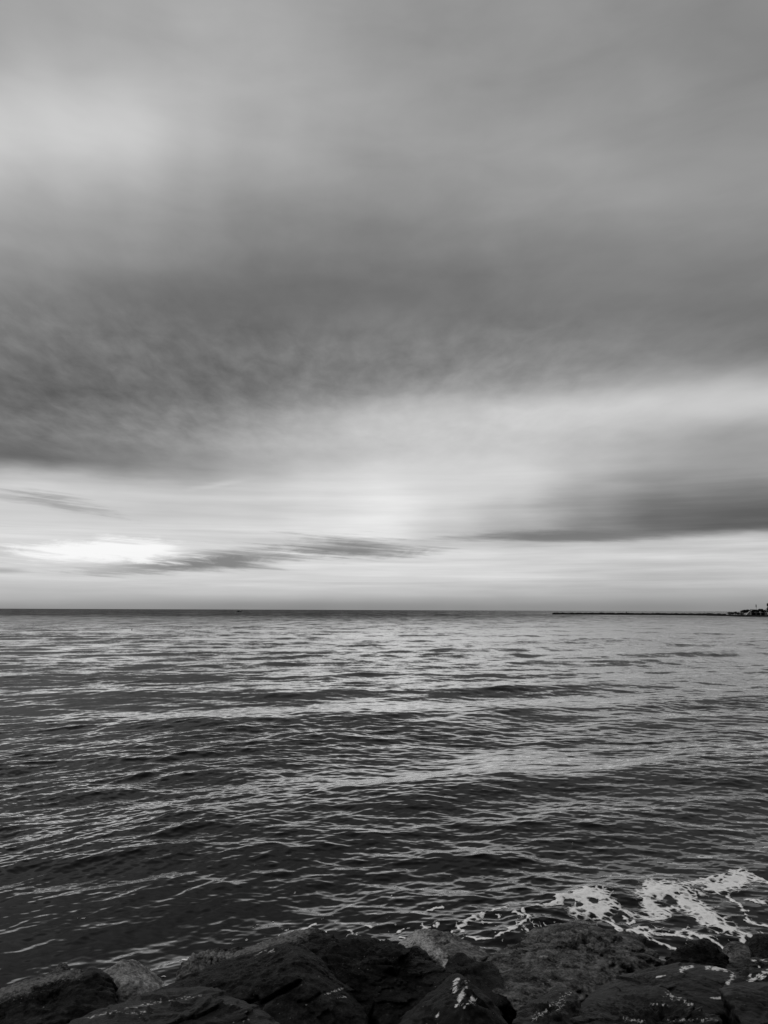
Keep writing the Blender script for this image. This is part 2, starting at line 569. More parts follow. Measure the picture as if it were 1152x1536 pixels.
# ------------------------------------------------------------------ foam on the sea
FOAM = [
    (7, [(845, 1357), (864, 1351)]), (11, [(868, 1352), (888, 1350), (903, 1353)]), (10, [(868, 1366), (890, 1370), (912, 1369)]),
    (12, [(876, 1358), (892, 1364)]), (5, [(905, 1352), (925, 1358), (936, 1366)]),
    (4, [(905, 1352), (925, 1362), (950, 1372), (985, 1377), (1000, 1370)]), (2.4, [(908, 1376), (925, 1384), (934, 1396)]),
    (2.6, [(800, 1366), (820, 1365), (845, 1360)]), (3, [(940, 1378), (948, 1386), (956, 1383)]),
    (13, [(980, 1341), (992, 1335), (1008, 1337), (1026, 1346)]), (9, [(980, 1360), (995, 1363)]), (6, [(975, 1365), (990, 1368), (1010, 1362)]),
    (5, [(972, 1340), (975, 1365)]), (4, [(1000, 1362), (1022, 1362), (1030, 1350)]),
    (6, [(1005, 1331), (1035, 1322), (1060, 1317), (1085, 1312)]), (7, [(1070, 1328), (1095, 1323)]), (9, [(1092, 1322), (1114, 1313)]),
    (3.6, [(1095, 1302), (1120, 1308), (1150, 1318)]), (9, [(1028, 1348), (1055, 1367)]), (9.5, [(1055, 1367), (1080, 1384)]), (8, [(1080, 1384), (1100, 1393)]),
    (2.6, [(1030, 1344), (1045, 1345), (1048, 1335), (1066, 1340)]), (3, [(1095, 1340), (1105, 1352), (1120, 1365), (1130, 1380)]),
    (2.6, [(1120, 1380), (1152, 1385)]), (3, [(1122, 1345), (1150, 1350)]),
    (2.8, [(945, 1397), (975, 1400), (990, 1412), (1010, 1418), (1030, 1425)]), (3, [(955, 1395), (975, 1390), (985, 1400)]),
    (3.6, [(1015, 1398), (1030, 1393), (1050, 1403), (1078, 1411)]), (2.4, [(990, 1400), (1020, 1402), (1045, 1408)]),
    (3.8, [(1100, 1395), (1115, 1405), (1120, 1415)]), (3.8, [(1115, 1398), (1140, 1408), (1152, 1410)]),
    (2.2, [(1040, 1415), (1060, 1420), (1078, 1418)]), (2, [(1080, 1412), (1090, 1419)]),
    (5, [(688, 1396), (701, 1389), (716, 1379)]), (3.6, [(678, 1402), (692, 1402)]), (2.6, [(716, 1379), (740, 1369), (760, 1365)]),
    (2.4, [(785, 1372), (795, 1385), (788, 1393)]), (4, [(764, 1403), (776, 1400)]), (2.4, [(745, 1420), (765, 1410), (787, 1394)]),
    (2, [(700, 1412), (710, 1418), (740, 1421)]), (2.4, [(770, 1378), (785, 1382)]), (2, [(722, 1388), (735, 1391)]),
    (2, [(318, 1427), (332, 1423), (342, 1421), (347, 1412)]), (2.4, [(274, 1433), (282, 1436)]),
    (2.4, [(234, 1474), (246, 1467)]), (2, [(372, 1400), (388, 1396), (398, 1398)]), (2.4, [(452, 1388), (464, 1383), (470, 1379)]),
    (2, [(420, 1405), (430, 1402)]), (2.2, [(545, 1387), (556, 1390)]), (2, [(560, 1402), (576, 1404), (585, 1407)]),
    (2.2, [(592, 1398), (602, 1396)]), (2.4, [(597, 1408), (606, 1410)]), (2, [(590, 1380), (615, 1383)]), (1.8, [(405, 1388), (417, 1386)]),
    (2, [(250, 1409), (258, 1406)]), (2, [(233, 1400), (240, 1398)]), (1.8, [(65, 1396), (76, 1392)]), (1.8, [(30, 1404), (40, 1397)]),
    (1.6, [(330, 1392), (340, 1389)]), (2.4, [(640, 1366), (660, 1362)]), (2, [(620, 1392), (640, 1394)]),
]
rf = np.random.RandomState(5)
cell = 0.0125
fxs = np.arange(-6.4, 7.3, cell)
fys = np.arange(11.2, 17.6, cell * 1.4)
FX, FY = np.meshgrid(fxs, fys)
pts = np.stack([FX.ravel(), FY.ravel(), np.zeros(FX.size)], 1)
wn1 = pn(pts * np.array([3.1, 1.6, 1]) + 5)
wn2 = pn(pts * np.array([3.1, 1.6, 1]) + 55)
wn3 = pn(pts * np.array([9, 5, 1]) + 25)
wn4 = pn(pts * np.array([9, 5, 1]) + 85)
PX, PY = project(pts)
PX = PX + 8 * wn1 + 5 * wn3
PY = PY + 4 * wn2 + 2.5 * wn4
f = np.full(PX.shape, -9.0)
for wd, poly in [q for q in FOAM if q[0] > 2.1 or q[1][0][0] > 660]:
    for (x0, y0), (x1, y1) in zip(poly[:-1], poly[1:]):
        lo_x, hi_x = min(x0, x1) - 3 * wd, max(x0, x1) + 3 * wd
        lo_y, hi_y = min(y0, y1) - 3 * wd, max(y0, y1) + 3 * wd
        s_ = np.where((PX > lo_x) & (PX < hi_x) & (PY > lo_y) & (PY < hi_y))[0]
        if len(s_) == 0:
            continue
        ax, ay = x1 - x0, (y1 - y0)
        q = np.clip(((PX[s_] - x0) * ax + (PY[s_] - y0) * ay) / (ax * ax + ay * ay + 1e-6), 0, 1)
        dd = np.hypot((PX[s_] - x0 - q * ax) * 0.8, PY[s_] - y0 - q * ay)
        f[s_] = np.maximum(f[s_], (1.25 if wd > 6 else 0.80) - dd / (1.25 * wd))
for hx, hy, ha, hb in ((1008, 1353, 13, 7), (987, 1350, 4.5, 3.2), (857, 1362, 7, 4), (897, 1357, 8, 3.4), (872, 1364, 4, 3), (1022, 1340, 5, 2.2)):
    hq = np.hypot((PX - hx) / ha, (PY - hy) / hb)
    f = np.where(hq < 1.6, np.minimum(f, (hq - 1.0) * 1.2), f)
lace = ridged(pts * np.array([7, 4, 1]) + 3, 3)
f = f + 0.40 * pn(pts * np.array([1.9, 1.0, 1]) + 71) + 0.30 * fbm(pts * np.array([7, 3.5, 1]), 5, 0.55) - 0.22 * np.clip(lace - 1.05, -0.2, 1)
OX, OY = project(pts)
shore = np.interp(OX, [0, 150, 260, 380, 520, 640, 760, 960, 1152], [1462, 1440, 1425, 1400, 1396, 1398, 1405, 1400, 1405])
dens = np.exp(-np.clip((shore - OY) / 26.0, -1, 9) ** 2) * np.interp(OX, [0, 120, 300, 400, 560, 700, 850, 1000, 1152], [.15, .2, .5, 1, .95, .8, .8, .95, .9])
speck = fbm(pts * np.array([4.2, 2.0, 1]) + 11, 5, 0.62) + 0.25 * wn3
p93, p999 = np.percentile(speck, [93.5, 99.95])
web_ = 1 - np.abs(pn(pts * np.array([2.6, 1.3, 1]) + np.stack([wn3, wn4, wn1], 1) * 0.6 + 31)) * 3.2
web2 = 1 - np.abs(pn(pts * np.array([5.5, 2.6, 1]) + np.stack([wn4, wn3, wn2], 1) * 0.5 + 63)) * 3.2
zone = np.clip(dens * np.interp(OX, [0, 300, 420, 640, 700, 1152], [0.1, 0.5, 0.75, 0.7, 1.0, 1.0]) + 0.8 * pn(pts * np.array([0.9, 0.5, 1]) + 17), 0, 1)
f = np.maximum(f, (np.maximum(web_, web2 - 0.06) - (1.05 - 0.13 * zone)) * 5.0)
f = np.maximum(f, (speck - (p93 + (1 - dens) * (p999 - p93))) * 2.6)
f = f.reshape(FX.shape)
keep = f > -0.22
fc = keep[:-1, :-1] & keep[1:, :-1] & keep[:-1, 1:] & keep[1:, 1:]
spf = FY * FY / CAM_H * STEP
X, Y, Z, _, _ = sea_disp(FX, FY, spf)
thick = 0.004 + 0.012 * np.clip(f, 0, 0.8) + 0.004 * pn(pts * 22).reshape(FX.shape)
FV = np.stack([FX + X, FY + Y, Z + thick], -1).reshape(-1, 3)
fi = np.arange(FX.size).reshape(FX.shape)
FQ = np.stack([fi[:-1, :-1][fc], fi[:-1, 1:][fc], fi[1:, 1:][fc], fi[1:, :-1][fc]], -1)
used, inv = np.unique(FQ, return_inverse=True)
m_foam, t, b = new_mat('sea_foam')
geo = t.new('ShaderNodeNewGeometry')
fpos = geo.outputs['Position']
nz = t.noise(fpos, 26.0, 5, 0.7)
nl = t.new('ShaderNodeTexVoronoi', feature='DISTANCE_TO_EDGE')
t.l.new(t.vm('ADD', fpos, t.vm('SCALE', t.noise(fpos, 6.0, 3, 0.6, color=True), scale=0.12)), nl.inputs['Vector'])
nl.inputs['Scale'].default_value = 6.5
web = t.step(nl.outputs['Distance'], 0.02, 0.30, 0.40, -0.40)
af = t.new('ShaderNodeAttribute', attribute_name='dens').outputs['Fac']
q = t.m('ADD', af, t.m('ADD', t.m('MULTIPLY', t.m('SUBTRACT', nz, 0.5), 0.5), t.m('MULTIPLY', web, 0.75)))
alpha = t.step(q, 0.02, 0.62)
v = t.step(t.m('ADD', t.m('MULTIPLY_ADD', t.noise(fpos, 5.0, 5, 0.65), 0.9, t.m('MULTIPLY', q, 0.42)), t.m('MULTIPLY', web, 0.25)), 0.28, 0.92, 0.34, 0.97)
cc = t.new('ShaderNodeCombineColor')
for i in range(3):
    t.l.new(v, cc.inputs[i])
t.l.new(cc.outputs[0], b.inputs['Base Color'])
t.l.new(alpha, b.inputs['Alpha'])
b.inputs['Roughness'].default_value = 0.6
bp = t.new('ShaderNodeBump')
bp.inputs['Strength'].default_value = 0.5
bp.inputs['Distance'].default_value = 0.02
t.l.new(nz, bp.inputs['Height'])
t.l.new(bp.outputs[0], b.inputs['Normal'])
foam = mesh_np('sea_foam', FV[used], inv.reshape(FQ.shape), m_foam, True, {'dens': f.ravel()[used]})
tag(foam, 'white lacy foam drifting on the water beside the rocks', 'foam', kind='stuff')
del FV, FQ, pts, PX, PY


# ------------------------------------------------------------------ boulders
def rock_mat(name, lo, hi, rough=0.55, scale=2.2, stain_glint_scale=7.0, stain_glint_dir=(-0.35, -0.4, -0.85), stretch=1.6, pale=0.13, bump=0.5, stain_glint=0.78, sgain=0.92, ior=1.14):
    m, t, b = new_mat(name)
    tcn = t.new('ShaderNodeTexCoord')
    oc = tcn.outputs['Object']
    n1 = t.noise(oc, scale, 6, 0.65, 0.4)
    n2 = t.noise(oc, scale * 9, 5, 0.7)
    n3 = t.noise(t.vm('MULTIPLY', oc, (1, 1, 4)), scale * 2.5, 5, 0.65, 0.6)
    base = t.mixf(t.step(t.m('MULTIPLY_ADD', n2, 0.5, t.m('MULTIPLY', n1, 0.7)), 0.46, 0.78), lo, hi)
    base = t.m('MULTIPLY', base, t.step(n3, 0.3, 0.7, 0.4, 1.6))
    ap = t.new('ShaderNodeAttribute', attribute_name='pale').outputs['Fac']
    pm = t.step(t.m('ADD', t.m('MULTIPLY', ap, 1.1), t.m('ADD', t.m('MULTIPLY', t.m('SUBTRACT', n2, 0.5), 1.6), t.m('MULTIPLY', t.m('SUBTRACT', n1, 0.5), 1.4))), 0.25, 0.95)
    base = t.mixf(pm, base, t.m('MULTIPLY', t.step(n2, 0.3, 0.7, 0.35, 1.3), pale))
    st = t.new('ShaderNodeAttribute', attribute_name='stain_glint').outputs['Fac']  # one mask for real stains and for painted glints
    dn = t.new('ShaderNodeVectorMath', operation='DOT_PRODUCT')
    sv = Vector(stain_glint_dir).normalized()
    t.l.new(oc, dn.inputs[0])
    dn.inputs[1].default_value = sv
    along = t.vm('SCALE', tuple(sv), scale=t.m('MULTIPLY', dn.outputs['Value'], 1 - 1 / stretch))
    sn = t.noise(t.vm('SUBTRACT', oc, along), stain_glint_scale * 2.2, 6, 0.66, 0.35)
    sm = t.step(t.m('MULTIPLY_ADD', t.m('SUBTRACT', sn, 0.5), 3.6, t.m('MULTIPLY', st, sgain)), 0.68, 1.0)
    base = t.mixf(sm, base, t.m('MULTIPLY', t.step(n2, 0.2, 0.8, 0.55, 1.1), stain_glint))
    dots = t.m('MULTIPLY', t.step(t.noise(oc, 38.0, 2, 0.5), 0.705, 0.755), t.step(n1, 0.42, 0.62))     # wet glints painted as white dots in the base colour
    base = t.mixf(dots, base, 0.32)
    cc = t.new('ShaderNodeCombineColor')
    for i in range(3):
        t.l.new(base, cc.inputs[i])
    t.l.new(cc.outputs[0], b.inputs['Base Color'])
    t.l.new(t.mixf(pm, t.step(n1, 0.3, 0.7, rough - 0.12, rough + 0.12), 0.85), b.inputs['Roughness'])
    b.inputs['IOR'].default_value = ior
    bp = t.new('ShaderNodeBump')
    bp.inputs['Strength'].default_value = bump
    bp.inputs['Distance'].default_value = 0.07
    t.l.new(t.m('ADD', t.m('MULTIPLY', n2, 0.6), t.m('MULTIPLY', t.noise(oc, scale * 24, 4, 0.7), 0.35)), bp.inputs['Height'])
    t.l.new(bp.outputs[0], b.inputs['Normal'])
    return m


def ico_dirs(n):
    bm = bmesh.new()
    bmesh.ops.create_icosphere(bm, subdivisions=n, radius=1.0)
    v = np.array([q.co[:] for q in bm.verts])
    fcs = np.array([[q.index for q in p.verts] for p in bm.faces])
    bm.free()
    v /= np.linalg.norm(v, axis=1)[:, None]
    return v, fcs


def cells(p, seed):
    "jittered cell noise: id-based random offset and tilt of the nearest cell (fractured blocks)"
    i0 = np.floor(p).astype(int)
    best = np.full(len(p), 1e9)
    off = np.zeros(len(p))
    rg = np.random.RandomState(seed)
    T = rg.rand(256, 3)
    G_ = rg.normal(size=(256, 3))
    O = rg.rand(256) - 0.5
    for ax in (-1, 0, 1):
        for ay in (-1, 0, 1):
            for az_ in (-1, 0, 1):
                c = i0 + np.array([ax, ay, az_])
                h = _perm[_perm[_perm[c[:, 0] & 255] + (c[:, 1] & 255)] + (c[:, 2] & 255)]
                dv = p - (c + T[h])
                d2 = (dv * dv).sum(1)
                m_ = d2 < best
                best[m_] = d2[m_]
                off[m_] = (O[h] + 0.45 * (dv * G_[h]).sum(1))[m_]
    return off


ICO = {5: ico_dirs(5), 6: ico_dirs(6), 7: ico_dirs(7)}


def near_poly(PX, PY, poly, rad):
    best = np.full(PX.shape, 1e9)
    if len(poly) == 1:
        poly = [poly[0], poly[0]]
    for (x0, y0), (x1, y1) in zip(poly[:-1], poly[1:]):
        ax, ay = x1 - x0, y1 - y0
        q = np.clip(((PX - x0) * ax + (PY - y0) * ay) / (ax * ax + ay * ay + 1e-6), 0, 1)
        best = np.minimum(best, np.hypot(PX - x0 - q * ax, PY - y0 - q * ay))
    return np.clip(1 - best / rad, 0, 1)


def boulder(label, outline, thick, mat, level=6, power=16, amp=0.05, freq=1.6, ridge=0.03, fine=0.012, strata=0.0, sdir=(0, 0, 1), block=0.09,
            front=0.5, back=0.7, drop=0.5, pales=(), stains_glints=(), cracks=(), extra=(), seed=0):
    """a solid rock: hull of the crest and edge points (photo px, photo px, metres ahead), given depth in front and behind,
    its planes rounded into one another, then weathered with noise"""
    P = [at(*q) for q in outline]
    cen = np.mean(P, axis=0)
    pts = list(P)
    for q in P:
        v = q - cen
        fr = cen + v * front
        fr[1] -= thick * 0.45
        pts.append(fr)
        bk = cen + v * back
        bk[1] += thick * 0.55
        bk[2] -= 0.12 * thick
        pts.append(bk)
        dn = cen + v * 0.75
        dn[2] = min(dn[2], cen[2]) - drop
        pts.append(dn)
    for q in extra:
        pts.append(at(*q))
    bm = bmesh.new()
    for q in pts:
        bm.verts.new(q)
    bmesh.ops.convex_hull(bm, input=list(bm.verts))
    bm.normal_update()
    o = np.mean([v.co[:] for v in bm.verts if v.link_faces], axis=0)
    N, H = [], []
    for fc_ in bm.faces:
        n_ = np.array(fc_.normal[:])
        h_ = float(n_ @ (np.array(fc_.verts[0].co[:]) - o))
        if h_ < 0:
            n_, h_ = -n_, -h_
        if h_ > 1e-3 and not any((n_ @ a) > 0.999 for a in N):
            N.append(n_)
            H.append(h_)
    bm.free()
    N, H = np.array(N), np.array(H)
    D, F = ICO[level]
    # spread the sample directions to follow the rock's proportions
    ext = np.maximum(np.abs(np.array(pts) - o).max(axis=0), 0.1)
    Dd = D * ext
    Dd /= np.linalg.norm(Dd, axis=1)[:, None]
    q = np.clip(Dd @ N.T, 0, None) / H
    rr = np.power(np.power(q, power).sum(axis=1), -1.0 / power)
    Vv = Dd * (rr * 1.05)[:, None]
    size = float(ext.mean())
    off = np.array([seed * 13.7, seed * 7.1, seed * 3.3])
    nrm = Dd
    amp, ridge, fine = amp * 1.1, ridge * 1.3, fine * 1.6
    d = amp * size * fbm(Vv * freq + off, 5, 0.58)
    d = d - ridge * size * np.clip(ridged(Vv * freq * 1.3 + off + 40, 4, 0.55) - 1.2, 0, 1)
    wp = Vv + 0.10 * size * np.stack([pn(Vv * 2 / size + off + q_) for q_ in (0, 31, 67)], 1)
    d = d + block * size * (cells(wp * np.array([1.0, 1.0, 1.5]) * (1.7 / size) + off, seed) + 0.45 * cells(wp * (4.4 / size) + off, seed + 50))
    d = d + fine * (fbm(Vv * 9 + off, 4, 0.6) + 0.6 * ridged(Vv * 6 + off, 3, 0.6) - 0.7)
    if strata:
        sd = np.array(sdir) / np.linalg.norm(sdir)
        sv = (Vv @ sd) * 9 + 0.9 * fbm(Vv * 2 + off, 3)
        st = np.abs((sv % 1.0) - 0.5) * 2
        d = d - strata * np.power(st, 3) * (0.6 + 0.8 * np.clip(pn(Vv * 2.5 + off) + 0.3, 0, 1))
    W = Vv + o + nrm * d[:, None]
    PXr, PYr = project(W)
    for rad, dep, poly in cracks:
        jx = 5 * pn(W * 7 + off)
        W = W - nrm * (dep * np.clip(near_poly(PXr + jx, PYr + jx, poly, rad), 0, 1) ** 0.7)[:, None]
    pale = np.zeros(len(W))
    stain_glint = np.zeros(len(W))
    for rad, poly in pales:  # lighter base colour along the given lines
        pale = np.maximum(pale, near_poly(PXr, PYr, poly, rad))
    for rad, poly in stains_glints:
        stain_glint = np.maximum(stain_glint, near_poly(PXr, PYr, poly, rad))
    base = np.array([o[0], o[1], W[:, 2].min()])
    ob = mesh_np('boulder', W, F, mat, True, {'pale': pale, 'stain_glint': stain_glint}, origin=base)
    tag(ob, label, 'boulder', "dark boulders along the water's edge")
    return ob


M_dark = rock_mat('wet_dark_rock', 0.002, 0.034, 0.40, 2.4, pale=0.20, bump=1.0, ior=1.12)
M_black = rock_mat('wet_black_rock', 0.002, 0.022, 0.40, 2.8, bump=1.0, ior=1.1)
M_smooth = rock_mat('smooth_wet_rock', 0.003, 0.016, 0.42, 1.8, 6.0, (-0.3, -0.4, -0.85), 3.2, sgain=1.04, bump=0.4, ior=1.2)
M_grey = rock_mat('dry_grey_rock', 0.06, 0.26, 0.85, 3.4, pale=0.36)
M_mid = rock_mat('mottled_weedy_rock', 0.003, 0.20, 0.6, 3.6, 8.0, pale=0.07, bump=0.8, stain_glint=0.35)
M_light = rock_mat('pale_rock', 0.10, 0.40, 0.85, 3.4, pale=0.36)
M_weather = rock_mat('weathered_rock', 0.018, 0.16, 0.8, 3.0, pale=0.22, bump=0.8)
M_streak = rock_mat('streaked_rock', 0.002, 0.018, 0.5, 2.4, 6.5, (-0.55, -0.45, -0.7), 3.2, sgain=1.04, bump=0.4)
M_glint = rock_mat('wet_rock_painted_glints', 0.002, 0.024, 0.4, 2.8, 14.0, bump=0.9, stain_glint=0.8, sgain=0.8, ior=1.25)  # here the mask paints wet sparkle as bright albedo

# left end
boulder('broad dark boulder at the far left with a pale crest',
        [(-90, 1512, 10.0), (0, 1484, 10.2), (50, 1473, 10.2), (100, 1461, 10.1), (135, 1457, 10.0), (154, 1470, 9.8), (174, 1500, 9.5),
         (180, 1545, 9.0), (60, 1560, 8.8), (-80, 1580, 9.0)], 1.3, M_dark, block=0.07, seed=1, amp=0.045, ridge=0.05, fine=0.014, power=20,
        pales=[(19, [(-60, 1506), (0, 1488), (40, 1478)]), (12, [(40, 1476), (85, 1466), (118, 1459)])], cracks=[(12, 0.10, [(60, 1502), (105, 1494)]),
        (16, 0.1, [(30, 1525), (90, 1515)])], stains_glints=[(5, [(64, 1508)])])
boulder('small pointed rock poking out of the water beyond the pale crest at the left',
        [(50, 1480, 11.2), (72, 1461, 11.2), (90, 1446, 11.25), (96, 1447, 11.2), (104, 1464, 11.1), (118, 1480, 11.1), (80, 1486, 11.0)], 0.35, M_mid, 5, block=0.04, seed=2,
        amp=0.05, drop=0.3, power=24)
boulder('light grey three cornered rock standing at the waterline, paler than all its neighbours',
        [(128, 1474, 10.8), (156, 1456, 10.95), (178, 1441, 11.0), (187, 1441, 11.0), (210, 1456, 10.95), (236, 1475, 10.9), (268, 1500, 10.65),
         (215, 1528, 10.2), (150, 1528, 10.2)], 0.8, M_light, block=0.012, seed=3, amp=0.025, power=30, ridge=0.008, extra=[(188, 1470, 10.4)])
boulder('ribbed weathered rock with vertical grooves behind the left edge of the big flat boulder',
        [(248, 1486, 10.7), (262, 1468, 10.8), (277, 1440, 10.9), (292, 1427, 11.0), (312, 1426, 11.0), (345, 1430, 11.0), (372, 1424, 10.9),
         (372, 1460, 10.4), (300, 1500, 10.2)], 0.7, M_weather, seed=4, strata=0.06, sdir=(1, 0.25, 0.25), amp=0.06,
        pales=[(9, [(280, 1440), (292, 1430), (345, 1432)])])
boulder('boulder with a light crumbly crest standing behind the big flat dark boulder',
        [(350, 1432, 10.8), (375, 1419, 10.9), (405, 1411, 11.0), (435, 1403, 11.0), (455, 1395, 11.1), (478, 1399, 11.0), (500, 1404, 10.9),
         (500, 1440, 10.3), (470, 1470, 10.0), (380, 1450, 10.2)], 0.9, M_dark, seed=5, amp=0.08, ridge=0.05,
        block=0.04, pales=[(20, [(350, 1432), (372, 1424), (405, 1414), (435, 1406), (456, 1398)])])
boulder('largest flat faced dark boulder left of centre, split by a jagged crack',
        [(180, 1512, 9.4), (215, 1492, 9.5), (262, 1475, 9.7), (320, 1452, 9.8), (372, 1431, 9.9), (405, 1421, 9.9), (436, 1417, 9.9),
         (458, 1422, 9.9), (482, 1446, 9.7), (512, 1474, 9.4), (537, 1497, 9.1), (562, 1545, 8.6), (540, 1590, 8.2), (440, 1600, 8.0),
         (340, 1570, 8.3), (230, 1545, 8.8)], 1.2, M_dark, 7, block=0.032, seed=6, amp=0.03, power=26,
        ridge=0.02, fine=0.009, front=0.8, extra=[(446, 1470, 8.75), (360, 1470, 9.1), (480, 1500, 8.6)],
        cracks=[(4.5, 0.15, [(360, 1507), (383, 1496), (391, 1507), (420, 1490), (452, 1474)]),
        (2.5, 0.04, [(272, 1478), (276, 1495)]), (2.5, 0.05, [(392, 1507), (390, 1530)]), (3, 0.05, [(448, 1502), (466, 1503), (482, 1494)])],
        stains_glints=[(5, [(382, 1434), (398, 1427), (412, 1425)]), (3, [(367, 1496)]), (2.5, [(274, 1487)]), (4.5, [(480, 1495), (500, 1487), (515, 1482)]),  # includes edge highlights painted as thin white lines
                (4, [(505, 1497), (518, 1495)]), (3, [(466, 1454)]), (3, [(478, 1464)]), (2.6, [(459, 1508)])])
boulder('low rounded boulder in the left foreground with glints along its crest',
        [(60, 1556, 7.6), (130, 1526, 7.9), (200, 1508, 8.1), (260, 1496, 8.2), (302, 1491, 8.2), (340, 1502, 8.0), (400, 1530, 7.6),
         (440, 1556, 7.3), (250, 1610, 7.0)], 1.2, M_glint, seed=8, amp=0.06, ridge=0.03,
        stains_glints=[(5, [(130, 1527), (200, 1511), (260, 1498), (305, 1494)]), (3.5, [(340, 1506), (372, 1517)]), (5, [(190, 1520), (225, 1518)]),  # crest glints put in as white colour
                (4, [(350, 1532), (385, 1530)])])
# middle
boulder('wide black boulder at the centre with two small white flecks',
        [(488, 1425, 10.3), (505, 1412, 10.5), (530, 1408, 10.7), (552, 1404, 10.8), (580, 1414, 10.8), (600, 1427, 10.6), (650, 1448, 10.2),
         (690, 1466, 9.8), (660, 1520, 9.0), (600, 1560, 8.5), (545, 1520, 9.0), (500, 1465, 9.7)], 1.1, M_black, 7, seed=9, amp=0.07,
        power=18, ridge=0.06, fine=0.018, strata=0.025, sdir=(0.2, 0.4, 1),
        stains_glints=[(3.4, [(505, 1421), (508, 1419)]), (3.4, [(515, 1446), (518, 1442)]), (2.2, [(540, 1427)]), (2.2, [(606, 1458)])])
boulder('pale grey rock with two low humps at the water right of centre',
        [(580, 1432, 11.8), (602, 1412, 12.0), (620, 1398, 12.1), (634, 1397, 12.1), (662, 1399, 12.1), (686, 1407, 12.0), (715, 1422, 11.9),
         (742, 1438, 11.5), (700, 1468, 10.9), (640, 1460, 11.0)], 0.9, M_grey, seed=10, amp=0.06, ridge=0.03, power=22, extra=[(640, 1412, 11.55), (690, 1428, 11.3)], strata=0.02, sdir=(0.5, 0.3, -0.6),
        pales=[(16, [(600, 1420), (625, 1402), (650, 1425), (670, 1445)])])
boulder('small dark dome shaped rock in front of the pale humped rock',
        [(603, 1438, 10.9), (610, 1427, 11.0), (625, 1420, 11.0), (638, 1428, 11.0), (652, 1442, 10.8), (660, 1460, 10.5), (610, 1455, 10.6)],
        0.5, M_black, 5, seed=11, amp=0.05)
boulder('narrow dark rock wedged upright between the pale humped rock and the mottled boulder',
        [(660, 1450, 10.6), (676, 1437, 10.8), (690, 1428, 10.9), (706, 1434, 10.8), (745, 1450, 10.4), (765, 1500, 9.4), (720, 1515, 9.2), (672, 1485, 9.8)],
        0.6, M_black, 5, seed=12, amp=0.08, ridge=0.06)
boulder('pointed pyramid boulder in front with white streaks running down its face',
        [(590, 1545, 7.9), (630, 1512, 8.2), (664, 1484, 8.5), (690, 1466, 8.6), (712, 1478, 8.5), (738, 1505, 8.2), (768, 1545, 7.8),
         (690, 1600, 7.2)], 1.0, M_streak, block=0.06, seed=13, amp=0.05, power=20, ridge=0.03,
        extra=[(697, 1500, 7.9)],
        stains_glints=[(9, [(686, 1470), (680, 1486)]), (10, [(700, 1478), (690, 1496), (684, 1512)]), (9, [(708, 1500), (694, 1514)]),
                (3.5, [(655, 1525), (660, 1522)]), (3, [(712, 1510)])])
boulder('large mottled weedy boulder sloping into the water right of centre',
        [(722, 1446, 11.0), (742, 1427, 11.6), (775, 1405, 12.2), (805, 1392, 12.6), (860, 1384, 12.8), (915, 1388, 12.8), (955, 1402, 12.5),
         (990, 1425, 11.7), (1016, 1456, 10.8), (960, 1480, 10.2), (900, 1500, 9.6), (820, 1510, 9.3), (740, 1500, 9.4)], 0.9, M_mid, 7, seed=14,
        amp=0.08, ridge=0.06, fine=0.028, power=14, strata=0.02, sdir=(0.6, 0.5, -0.4), extra=[(850, 1425, 10.7), (800, 1430, 10.9), (930, 1435, 10.6)],
        stains_glints=[(6, [(838, 1450), (845, 1444)]), (4, [(810, 1434), (820, 1436)]), (4, [(815, 1476), (828, 1470)]), (3, [(895, 1450)])])
boulder('dark boulder at the bottom right of centre with a crest of painted white glints',
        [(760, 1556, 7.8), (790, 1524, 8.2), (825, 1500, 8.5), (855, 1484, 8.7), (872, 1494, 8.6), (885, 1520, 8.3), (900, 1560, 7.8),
         (820, 1600, 7.3)], 0.9, M_glint, seed=15, amp=0.07, ridge=0.05,
        stains_glints=[(9, [(800, 1528), (825, 1512), (857, 1488)]), (4, [(868, 1495), (868, 1505)]), (5, [(835, 1515), (850, 1503)])])  # wet sparkle on the crest, painted white
# right
boulder('smooth dark slab on the right with white streaks along its upper edge',
        [(862, 1520, 9.0), (885, 1497, 9.3), (920, 1478, 9.5), (965, 1466, 9.6), (1005, 1456, 9.7), (1035, 1448, 9.8), (1070, 1450, 9.8), (1104, 1452, 9.7),
         (1118, 1478, 9.3), (1095, 1520, 8.7), (1000, 1545, 8.2), (920, 1540, 8.4)], 0.9, M_smooth, 7, block=0.045, seed=16, amp=0.03, power=18, ridge=0.015,
        fine=0.008, stains_glints=[(8, [(1022, 1454), (1038, 1450)]), (8, [(1060, 1452), (1104, 1454)]), (11, [(1100, 1458), (1094, 1475)]),
        (3, [(985, 1465), (998, 1463)]), (4, [(1065, 1497), (1090, 1496)])])
boulder('jagged black rock against the foam at the right',
        [(1000, 1452, 10.3), (1025, 1436, 10.5), (1045, 1424, 10.7), (1062, 1413, 10.8), (1076, 1416, 10.8), (1088, 1430, 10.6), (1098, 1450, 10.3),
         (1050, 1465, 10.0)], 0.7, M_black, seed=17, amp=0.10, ridge=0.08, fine=0.03)
boulder('small smooth grey rounded rock beside the jagged black rock',
        [(1089, 1432, 10.9), (1098, 1419, 11.0), (1112, 1413, 11.0), (1124, 1418, 11.0), (1130, 1435, 10.8), (1118, 1452, 10.5), (1094, 1452, 10.5)],
        0.6, M_mid, 5, block=0.02, seed=18, amp=0.03, power=10, ridge=0.01)
boulder('dark rock at the right edge standing just below the foam',
        [(1128, 1432, 10.9), (1140, 1414, 11.1), (1165, 1403, 11.2), (1200, 1408, 11.0), (1210, 1445, 10.4), (1140, 1450, 10.4)], 0.8, M_black, seed=19,
        amp=0.05, ridge=0.04)
